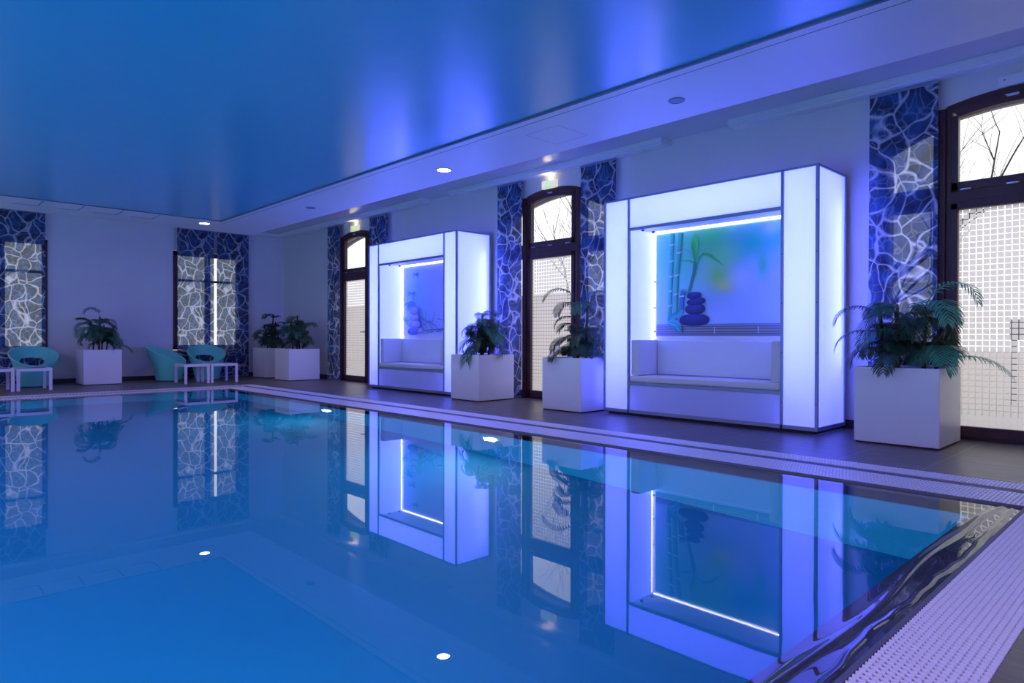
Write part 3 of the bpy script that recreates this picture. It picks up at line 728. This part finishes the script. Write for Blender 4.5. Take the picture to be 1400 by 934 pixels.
def cushion(name, x0, x1, y0, y1, z0, z1, label):
    t = thing(name, label, 'cushion', ((x0+x1)/2, (y0+y1)/2, z0))
    a, b, c = (x1-x0)/2, (y1-y0)/2, z1-z0
    m = MB(); m.rbox(-a, a, -b, b, 0, c, .018); m.build('padding', 'cush', t)
    k = .005; r = .0032
    for z in (.016, c-.016):
        m = MB(); m.tube([(-a+k, b-k, z), (-a+k, -b+k, z), (a-k, -b+k, z), (a-k, b-k, z), (-a+k, b-k, z)], r, 6); m.build('piping', 'cushs', t)
    return t
for (y0, Wd, pl, pr, w) in ((2.62, 2.64, .36, .38, 'in the nearer booth'), (8.20, 2.60, .33, .33, 'in the farther booth')):
    lo, hi = y0+pl+.016, y0+Wd-pr-.016
    cushion('seat_cushion', 6.625, 7.145, lo, hi, .415, .49, 'long white bench seat cushion ' + w)
    cushion('back_cushion', 7.03, 7.145, lo+.125, hi-.125, .492, .925, 'wide white upright back cushion on the bench ' + w)
    cushion('side_cushion', 6.655, 7.143, hi-.120, hi, .492, .925, 'white side cushion at the left end of the bench ' + w)
    cushion('side_cushion', 6.655, 7.143, lo, lo+.120, .492, .925, 'white side cushion at the right end of the bench ' + w)

# ------------------------------------------------------------------ pool lamps
def poollamp(y, z, label):
    t = thing('underwater_lamp', label, 'pool light', (PX1-.002, y, z), group=None)
    m = MB(); m.disc((-.012, 0, 0), .085, 'x'); m.build('lens', 'poollamp', t)
    m = MB(); 
    pr = [(.085, -.012), (.105, -.010), (.112, 0)]; n = 24; vs = []
    for r, x in pr:
        for k in range(n): a = 2*math.pi*k/n; vs.append((x, r*math.cos(a), r*math.sin(a)))
    m.add(vs, [(i*n+k, i*n+(k+1) % n, (i+1)*n+(k+1) % n, (i+1)*n+k) for i in range(2) for k in range(n)], True); m.build('rim', 'lampoff', t)
    light('underwater_beam', 'AREA', (-.05, 0, 0), POOL_W, (.65, .9, 1), (-1, 0, -.12), .16, .16, parent=t)
poollamp(5.10, -.53, 'glowing underwater lamp in the pool wall below the planter left of the middle door')
poollamp(8.55, -.62, 'glowing underwater lamp in the pool wall below the farthest door')
# bare lights added along the unseen near and left pool walls to brighten the basin
for x in (-5.0, -2.5, 0.0):
    light('underwater_beam', 'AREA', (x, PY0+.06, -.5), POOL_W*3.0, (.50, .80, 1), (x, 6.5, -1.2), .2, .2)
for y in (2.5, 6.5, 10.5):
    light('underwater_beam', 'AREA', (XL+.1, y, -.45), POOL_W*16, (.50, .80, 1), (-2.5, y, -1.35), .2, .2)

# ------------------------------------------------------------------ grates
def wavegrate(x0, x1, y0, y1, label, bars, pitch, cols, zt=.004, fill=.80):
    """white slatted overflow grate: slats run along `bars`, humps give its scale-like rows"""
    t = thing('overflow_grate', label, 'pool grate', (0, 0, 0))
    m = MB(); m.box(x0, x1, y0, y1, -.03, -.012); m.build('tray', 'gap', t)
    m = MB(); 
    if bars == 'x':
        n = int((y1-y0)/pitch); w = (x1-x0)/cols
        for i in range(n):
            a = y0+i*pitch; b = a+pitch*fill
            for c in range(cols):
                p0 = x0+c*w+.002; p1 = p0+w-.004; q = (p0+p1)/2
                m.add([(p0, a, -.012), (q, a, -.012), (p1, a, -.012), (p0, a, zt-.005), (q, a, zt), (p1, a, zt-.005),
                       (p0, b, -.012), (q, b, -.012), (p1, b, -.012), (p0, b, zt-.005), (q, b, zt), (p1, b, zt-.005)],
                      [(3, 4, 10, 9), (4, 5, 11, 10), (0, 1, 4, 3), (1, 2, 5, 4), (6, 9, 10, 7), (7, 10, 11, 8), (0, 3, 9, 6), (2, 8, 11, 5)])
    else:
        n = int((x1-x0)/pitch); w = (y1-y0)/cols
        for i in range(n):
            off = 0
            for c in range(cols):
                a = x0+i*pitch+(pitch*.5 if c % 2 else 0); b = a+pitch*fill
                p0 = y0+c*w+.0015; p1 = p0+w-.003; q = (p0+p1)/2; z2 = zt
                am = (a+b)/2
                vs = []
                for (xx, zz) in ((a, zt-.012), (a+(b-a)*.3, zt-.002), (am, zt), (b-(b-a)*.2, zt-.002), (b, zt-.012)):
                    vs += [(xx, p0, zz), (xx, p1, zz)]
                m.add(vs, [(2*k, 2*k+2, 2*k+3, 2*k+1) for k in range(4)], True)
                m.add([(a, p0, zt-.012), (b, p0, zt-.012), (am, p0, zt), (a, p1, zt-.012), (b, p1, zt-.012), (am, p1, zt)], [(0, 1, 2), (3, 5, 4)])
    m.build('slats', 'grate', t)
    return t
wavegrate(5.205, 5.428, .412, 13.195, 'outer white slatted overflow grate along the right side of the pool', 'x', .0225, 4)
wavegrate(4.71, 5.09, .715, 12.80, 'inner white slatted overflow grate along the right side of the pool', 'x', .0225, 6)
wavegrate(XL, 5.20, 12.935, 13.195, 'outer white overflow grate at the far end of the pool', 'y', .05, 5)
wavegrate(XL, 4.705, 12.455, 12.805, 'inner white overflow grate at the far end of the pool', 'y', .05, 6)
wavegrate(1.2, 5.20, .412, .688, 'broad white wave-textured overflow grate at the near corner of the pool', 'y', .026, 13, fill=.60)

# ------------------------------------------------------------------ palms in planters
def frond(mb, base, az, elev, length, droop, leafl=.20, n=18, w=.017, rnd=random):
    p = Vector(base); pts = [p.copy()]; e = elev; a = az; step = length/n; dirs = []
    for i in range(n):
        t = i/n; e2 = e-droop*(t**1.3); a2 = a+rnd.uniform(-.03, .03)
        d = Vector((math.cos(e2)*math.cos(a2), math.cos(e2)*math.sin(a2), math.sin(e2))); dirs.append(d); p = p+d*step; pts.append(p.copy())
    dirs.append(dirs[-1])
    mb.tube(pts, [.0045*(1-.75*i/n) for i in range(n+1)], 5, False)
    for i in range(3, n+1):
        t = i/n; d = dirs[i]; side = d.cross(Vector((0, 0, 1)))
        side = side.normalized() if side.length > .05 else Vector((math.sin(a), -math.cos(a), 0))
        up = side.cross(d).normalized()
        L = leafl*(math.sin(math.pi*min(1, (.16+.84*t)*.93))**.6)*rnd.uniform(.88, 1.08)
        for s in (-1, 1):
            fw = .55+.5*t
            dd = (side*s+d*fw+up*(.25-.1*t)+Vector((0, 0, -.10))).normalized()
            q0 = pts[i]; q1 = q0+dd*L*.5; dd2 = (dd+Vector((0, 0, -.55))).normalized(); q2 = q1+dd2*L*.3; dd3 = (dd2+Vector((0, 0, -.5))).normalized(); q3 = q2+dd3*L*.28
            wv = (d-dd*d.dot(dd)); wv = wv.normalized() if wv.length > .01 else up
            ww = w*rnd.uniform(.8, 1.15)
            mb.add([q0-wv*ww*.25, q0+wv*ww*.25, q1-wv*ww*.5, q1+wv*ww*.5, q2-wv*ww*.4, q2+wv*ww*.4, q3], [(0, 1, 3, 2), (2, 3, 5, 4), (4, 5, 6)], True)
def planter_palm(x0, x1, y0, y1, h, label, stems, fronds, seed, mats):
    R = random.Random(seed)
    cx, cy = (x0+x1)/2, (y0+y1)/2; t = thing('potted_palm', label, 'plant', (cx, cy, 0))
    a, b = (x1-x0)/2, (y1-y0)/2; wt = .022
    m = MB(); m.box(-a+.012, a-.012, -b+.012, b-.012, 0, .014); m.build('foot', 'plinth', t)
    m = MB()
    vs = [(-a, -b, .014), (a, -b, .014), (a, b, .014), (-a, b, .014), (-a, -b, h), (a, -b, h), (a, b, h), (-a, b, h),
          (-a+wt, -b+wt, h), (a-wt, -b+wt, h), (a-wt, b-wt, h), (-a+wt, b-wt, h), (-a+wt, -b+wt, h-.10), (a-wt, -b+wt, h-.10), (a-wt, b-wt, h-.10), (-a+wt, b-wt, h-.10)]
    m.add(vs, [(0, 3, 2, 1), (0, 1, 5, 4), (1, 2, 6, 5), (2, 3, 7, 6), (3, 0, 4, 7), (4, 5, 9, 8), (5, 6, 10, 9), (6, 7, 11, 10), (7, 4, 8, 11), (8, 9, 13, 12), (9, 10, 14, 13), (10, 11, 15, 14), (11, 8, 12, 15), (12, 13, 14, 15)])
    m.build('planter_box', 'white', t, bevel=.004)
    m = MB(); m.box(-a+wt+.002, a-wt-.002, -b+wt+.002, b-wt-.002, h-.09, h-.045); m.build('soil', 'soil', t)
    tops = []
    for (sx, sy, tx, ty, hh, r) in stems:
        m = MB(); pts = []; n = 7
        for i in range(n+1):
            u = i/n; pts.append((sx+(tx-sx)*u**1.5+R.uniform(-.004, .004), sy+(ty-sy)*u**1.5+R.uniform(-.004, .004), h-.06+(hh+.06)*u))
        m.tube(pts, [r*(1.15-.35*i/n)*(1+.12*(i % 2)) for i in range(n+1)], 8); m.build('stem', 'stem', t); tops.append(pts)
    for (si, u, az, el, L, dr, mi) in fronds:
        pts = tops[si]; k = min(len(pts)-1, int(u*(len(pts)-1)))
        if math.cos(math.radians(az)) > .25 and cx > 6: L *= .62
        if math.sin(math.radians(az)) > .3 and cy > 14.5: L *= .75
        if math.sin(math.radians(az)) > .5 and cx > 6 and 7 < cy < 9: L *= .72
        m = MB(); frond(m, pts[k], math.radians(az)+R.uniform(-.1, .1), math.radians(el), L, math.radians(dr), rnd=R, leafl=.15+.06*R.random())
        for q, v in enumerate(m.v):       # leaflets come to rest on the rim instead of passing through the box
            if v[2] < h+.012 and abs(v[0]) < a+.012 and abs(v[1]) < b+.012: m.v[q] = (v[0], v[1], h+.012)
        m.build('frond', mats[mi], t)
    return t
# azimuth 0 = +X (away right), 90 = +Y (left/far), 180 = towards the pool, 270 = -Y (right/near)
def bushy(seed, n, Lm, zspread=(.3, 1), ns=4, mats=3, el=(5, 80), dr=(70, 160)):
    R = random.Random(seed); out = []
    for i in range(n):
        out.append((i % ns, R.uniform(*zspread), (i*137.5) % 360, R.uniform(*el), Lm*R.uniform(.6, 1.2), R.uniform(*dr), R.randrange(mats)))
    return out
ML = ['leaf', 'leafd', 'leafd', 'leafl']
# nearest planter by the right-edge door
fr = bushy(11, 44, .40, ns=5, mats=3, zspread=(.25, 1), el=(20, 80), dr=(110, 190))
fr += [(3, 1.0, 255, 62, .62, 150, 3), (3, .9, 300, 45, .60, 140, 3), (3, .95, 215, 50, .55, 150, 3), (4, .35, 268, 20, .60, 75, 3), (4, .6, 200, 20, .45, 130, 3),
       (0, .9, 95, 45, .50, 130, 1), (0, .6, 110, 25, .48, 110, 1), (1, .3, 185, 25, .46, 110, 1), (1, .7, 150, 40, .45, 120, 0)]
planter_palm(6.50, 7.20, 1.565, 2.245, .69, 'bushy palm in a white cube planter beside the right-edge door, nearest plant',
    [(-.05, .20, -.05, .22, .55, .017), (-.12, .05, -.14, .06, .50, .015), (.08, .10, .10, .12, .58, .016), (.0, -.13, .02, -.14, .56, .015), (.10, -.2, .12, -.24, .34, .013)], fr, 5, ML)
# planter right of the middle door: tall and narrow, one long frond to the left
fr = [(0, 1, 115, 62, .62, 140, 1), (0, .95, 85, 55, .5, 150, 1), (1, 1, 280, 62, .42, 150, 0), (1, .9, 200, 50, .40, 140, 0), (0, .75, 130, 30, .38, 120, 1), (1, .7, 300, 35, .40, 120, 0), (0, .6, 60, 40, .36, 120, 2), (1, .55, 250, 25, .38, 110, 2),
      (2, .8, 100, 20, .42, 110, 1), (2, .5, 160, 15, .42, 90, 1), (2, .3, 110, 30, .36, 120, 2), (2, .9, 320, 30, .35, 120, 2), (1, .3, 220, 20, .42, 100, 1), (1, .25, 280, 15, .40, 90, 2), (0, .3, 80, 20, .30, 110, 1), (2, .6, 20, 40, .35, 100, 1), (0, .9, 330, 50, .4, 140, 0), (1, .5, 185, 30, .35, 130, 1)]
fr += [(q[0] % 3,)+q[1:] for q in bushy(77, 16, .34, ns=3, mats=3, zspread=(.2, .7), el=(15, 60), dr=(110, 180))]
planter_palm(6.375, 7.07, 5.42, 6.09, .69, 'tall narrow palm in a white planter in front of the middle door',
    [(0, .02, 0, .02, .72, .020), (.06, -.08, .06, -.10, .74, .018), (-.05, .03, -.06, .05, .36, .014)], fr, 6, ['leaf', 'leafd', 'leafd'])
# planter left of the middle door
fr = bushy(23, 46, .50, ns=4, mats=2, el=(20, 75), dr=(120, 190), zspread=(.25, 1))
planter_palm(6.385, 7.10, 7.385, 8.04, .69, 'round drooping palm in a white planter just right of the farther booth',
    [(0, 0, 0, 0, .62, .022), (.06, .1, .08, .16, .52, .015), (-.08, -.06, -.14, -.04, .48, .014), (.02, -.12, .03, -.20, .52, .014)], fr, 8, ['leaf', 'leafd'])
fr = bushy(31, 42, .38, ns=4, mats=2)
planter_palm(6.385, 7.10, 13.60, 14.30, .69, 'dark palm in the front white planter of the pair in the far corner',
    [(0, 0, 0, 0, .74, .018), (.1, .1, .12, .16, .58, .015), (-.1, .0, -.16, .0, .58, .015), (.08, -.1, .10, -.2, .56, .014)], fr, 9, ['leafd', 'leaf'])
fr = bushy(41, 42, .38, ns=4, mats=2)
planter_palm(6.43, 7.10, 14.92, 15.60, .69, 'dark palm in the rear white planter of the pair in the far corner',
    [(0, 0, 0, 0, .80, .018), (.1, .1, .12, .14, .62, .015), (-.1, .05, -.18, .08, .56, .015), (-.08, -.1, -.1, -.14, .5, .014)], fr, 10, ['leafd', 'leafd'])
fr = bushy(53, 38, .42, ns=4, mats=2, zspread=(.5, 1))
fr += [(0, 1, 195, 78, .40, 150, 1), (3, .3, 330, 25, .5, 85, 1), (2, .4, 160, 30, .4, 130, 1), (1, .9, 180, 45, .4, 150, 1)]
planter_palm(2.89, 3.55, 15.02, 15.70, .69, 'dark palm in a white planter standing alone against the far wall',
    [(0, 0, .02, 0, .66, .016), (-.08, .05, -.12, .05, .55, .013), (.06, .05, .10, .05, .50, .013), (.12, -.05, .16, -.08, .3, .012)], fr, 12, ['leafd', 'leaf'])

# ------------------------------------------------------------------ tub chairs and side tables
def tubchair(x, y, rz, label):
    """local -Y is the open low front; tilted rim, tapered drum, oval hole through the back"""
    t = thing('tub_chair', label, 'chair', (x, y, 0), rz)
    n, k = 64, 30; vs = []
    def pr(a, z):
        r = .258+.135*(z/.58)**1.5
        return (r*math.cos(a), r*math.sin(a)+.05*max(0, z-.25), z)
    def tp(a): return .575+.18*math.sin(a)
    for j in range(k+1):
        for i in range(n):
            a = 2*math.pi*i/n; vs.append(pr(a, .012+(tp(a)-.012)*j/k))
    fs = []
    for j in range(k):
        for i in range(n):
            am = 2*math.pi*(i+.5)/n; z = .012+(tp(am)-.012)*(j+.5)/k; da = (am-math.pi/2)
            if (da/.62)**2+((z-.455)/.078)**2 < 1: continue
            fs.append((j*n+i, j*n+(i+1) % n, (j+1)*n+(i+1) % n, (j+1)*n+i))
    m = MB(); m.add(vs, fs, True); o = m.build('tub_shell', 'chair', t)
    md = o.modifiers.new('solid', 'SOLIDIFY'); md.thickness = .022; md.offset = -1
    md = o.modifiers.new('sub', 'SUBSURF'); md.levels = 1; md.render_levels = 1
    m = MB(); pts = []
    for i in range(n+1):
        a = 2*math.pi*i/n; x_, y_, z_ = pr(a, tp(a)); q = 1-.011/math.hypot(x_, y_); pts.append((x_*q, y_*q, z_))
    m.tube(pts, .014, 8, False); m.build('rim', 'chair', t)
    m = MB(); m.lathe([(.001, .335), (.20, .34), (.255, .325), (.262, .305), (.001, .30)], n=36); m.build('seat', 'chair', t)
    return t
tubchair(2.16, 15.36, math.radians(0), 'turquoise tub chair at the left edge behind the white side tables')
tubchair(4.56, 15.48, math.radians(48), 'turquoise tub chair turned sideways, left one of the pair by the banners')
tubchair(5.33, 15.42, math.radians(-8), 'turquoise tub chair facing the pool in front of the paired banners')
def sidetable(x0, x1, y0, y1, label):
    t = thing('side_table', label, 'table', ((x0+x1)/2, (y0+y1)/2, 0)); a, b = (x1-x0)/2, (y1-y0)/2; h = .395
    m = MB(); m.box(-a, a, -b, -b+.03, h-.05, h); m.box(-a, a, b-.03, b, h-.05, h); m.box(-a, -a+.03, -b+.03, b-.03, h-.05, h); m.box(a-.03, a, -b+.03, b-.03, h-.05, h); m.build('table_frame', 'table', t, bevel=.004)
    m = MB(); m.box(-a+.03, a-.03, -b+.03, b-.03, h-.012, h-.002); m.build('tabletop', 'tabletop', t)
    for sx in (-1, 1):
        for sy in (-1, 1):
            m = MB(); X, Y = sx*(a-.024), sy*(b-.024)
            m.prism([(X-.024, Y-.024), (X+.024, Y-.024), (X+.024, Y+.024), (X-.024, Y+.024)], 'z', .004, h-.05); m.build('leg', 'table', t, bevel=.004)
    return t
sidetable(1.20, 1.70, 14.08, 14.72, 'low white side table cut by the left edge of the photo')
sidetable(1.73, 2.24, 14.08, 14.72, 'low white side table in front of the leftmost turquoise chair')
sidetable(4.43, 4.91, 14.06, 14.70, 'left one of two white side tables pushed together by the banners')
sidetable(4.94, 5.48, 14.06, 14.66, 'right one of two white side tables pushed together by the banners')

# ------------------------------------------------------------------ exit signs
def exitsign(y, z, label, s=1.0):
    t = thing('exit_sign', label, 'exit sign', (XW, y, z))
    w, h = .145*s, .060*s
    m = MB(); m.box(-.055, 0, -w, w, -h, h); m.build('housing', 'exitw', t, bevel=.006)
    m = MB(); m.box(-.058, -.055, -.055, .060, -h*.9, h*.9); m.build('green_field', 'green', t)
    m = MB(); x0, x1 = -.0605, -.058
    def P(pts): m.prism([(-p[0]*.05, p[1]*.055) for p in pts], 'x', x0, x1)
    # running figure (u to the right in view, v up)
    m.prism([(.010+.009*math.cos(a*math.pi/6), .036+.009*math.sin(a*math.pi/6)) for a in range(12)], 'x', x0, x1)
    P([(-.25, .42), (.12, .42), (.18, .30), (-.02, -.12), (-.28, -.05)]); P([(-.26, .36), (-.62, .20), (-.72, -.02), (-.60, -.05), (-.50, .12), (-.2, .24)]); P([(.12, .38), (.42, .10), (.58, .14), (.56, .02), (.38, -.02), (.08, .22)])
    P([(-.02, -.10), (.22, -.38), (.12, -.82), (.26, -.84), (.38, -.34), (.10, -.02)]); P([(-.28, -.05), (-.34, -.40), (-.78, -.52), (-.76, -.66), (-.22, -.52), (-.08, -.12)])
    P([(.66, -.85), (.66, .80), (.82, .80), (.82, -.85)])
    m.build('running_figure', 'exitw', t)
    m = MB()
    m.prism([(-.075, -.006), (-.075, .006), (-.105, .006), (-.105, .018), (-.130, 0), (-.105, -.018), (-.105, -.006)], 'x', -.058, -.055); m.build('arrow', 'green', t)
    light('sign_glow', 'AREA', (-.05, 0, h+.012), .30, (1, .72, .35), (-.04, 0, 1), .04, .2, parent=t)
    return t
exitsign(6.915, 3.275, 'lit green and white exit sign above the middle door')
exitsign(12.60, 3.275, 'lit green and white exit sign above the farthest door')
t = thing('emergency_light', 'plain white emergency light box above the right-edge door', 'light fitting', (XW, 1.13, 3.285))
m = MB(); m.rbox(-.055, 0, -.205, .205, -.055, .045, .012); m.build('housing', 'white', t)
m = MB(); m.tube([(-.056, .15, .0), (-.052, .15, .0)], .007, 8); m.build('indicator', 'navy', t)

# ------------------------------------------------------------------ outdoors
m = MB(); m.box(XW+.45, 60, -40, 60, -.14, -.02); m.box(-30, XW+.45, YB+.3, 60, -.14, -.02)
struct(m.build('ground', 'ground'), 'pale paved ground outside the doors', 'ground')
def fence(x, y0, y1, h, label):
    t = thing('garden_fence', label, 'fence', (x, (y0+y1)/2, -.02)); L = (y1-y0)/2
    m = MB(); m.box(-.03, .03, -L, L, h-.30, h)
    m.build('rail_panel', 'fence', t)
    for y in (-L+.05, L-.05):
        m = MB(); m.box(-.03, .03, y-.03, y+.03, 0, h-.30); m.build('post', 'fence', t)
fence(12.0, -6.0, 2.0, 1.25, 'dark low fence seen through the frosted squares of the right-edge door')
m = MB(); m.box(15.0, 15.3, 7.2, 30, -.02, 2.2); m.box(14.95, 15.35, 7.2, 30, 2.2, 2.28)
tag(m.build('garden_wall', 'pinkwall'), 'pale pinkish garden wall seen dimly through the middle door', 'wall')
def tree(x, y, h, seed, label, lean=(0, 0), spread=1.0):
    R = random.Random(seed); t = thing('bare_tree', label, 'tree', (x, y, -.02), group='bare trees outside'); m = MB()
    def br(p, d, L, r, depth):
        n = 5; pts = [p]; q = p
        for i in range(n):
            d = (d+Vector((R.uniform(-.13, .13), R.uniform(-.13, .13), R.uniform(-.05, .12)))).normalized(); q = q+d*L/n; pts.append(q)
        m.tube(pts, [r*(1-.55*i/n) for i in range(n+1)], 5 if depth < 3 else 3, False)
        if depth < 5:
            for k in range(3 if depth < 4 else 2):
                u = R.choice([2, 3, 4, 5]); a = R.uniform(0, 6.28); s = R.uniform(.5, .9)*spread
                nd = (d+Vector((math.cos(a)*s, math.sin(a)*s, R.uniform(-.1, .35)))).normalized(); br(pts[u], nd, L*R.uniform(.55, .8), r*.5, depth+1)
    br(Vector((0, 0, 0)), Vector((lean[0], lean[1], 1)).normalized(), h*.42, h*.012, 0)
    m.build('branches', 'bark', t)
tree(13.0, 5.2, 6.6, 4, 'bare branching tree outside the fanlight of the right-edge door, leaning right', lean=(0, -.55), spread=1.1)
tree(18.5, -2.5, 8.0, 9, 'bare branching tree farther off outside the right-edge door, leaning left', lean=(0, .5), spread=1.2)
tree(12.0, 10.0, 5.6, 14, 'bare thin tree outside the fanlight of the middle door', lean=(0, .35))
# ------------------------------------------------------------------ groups of repeats
GROUPS = {'printed_fabric_banner': 'hanging ripple banners', 'light_box_booth': 'glowing booths along the right wall', 'seat_cushion': 'white booth cushions', 'back_cushion': 'white booth cushions',
          'side_cushion': 'white booth cushions', 'overflow_grate': 'white pool edge grates', 'potted_palm': 'palms in white planters', 'tub_chair': 'turquoise tub chairs', 'side_table': 'low white side tables',
          'ceiling_downlight': 'lit ceiling downlights', 'ceiling_speaker': 'round ceiling speakers', 'underwater_lamp': 'underwater pool lamps', 'exit_sign': 'exit signs above the doors'}
for o in S.objects:
    k = o.name.split('.')[0]
    if o.parent is None and k in GROUPS: o['group'] = GROUPS[k]
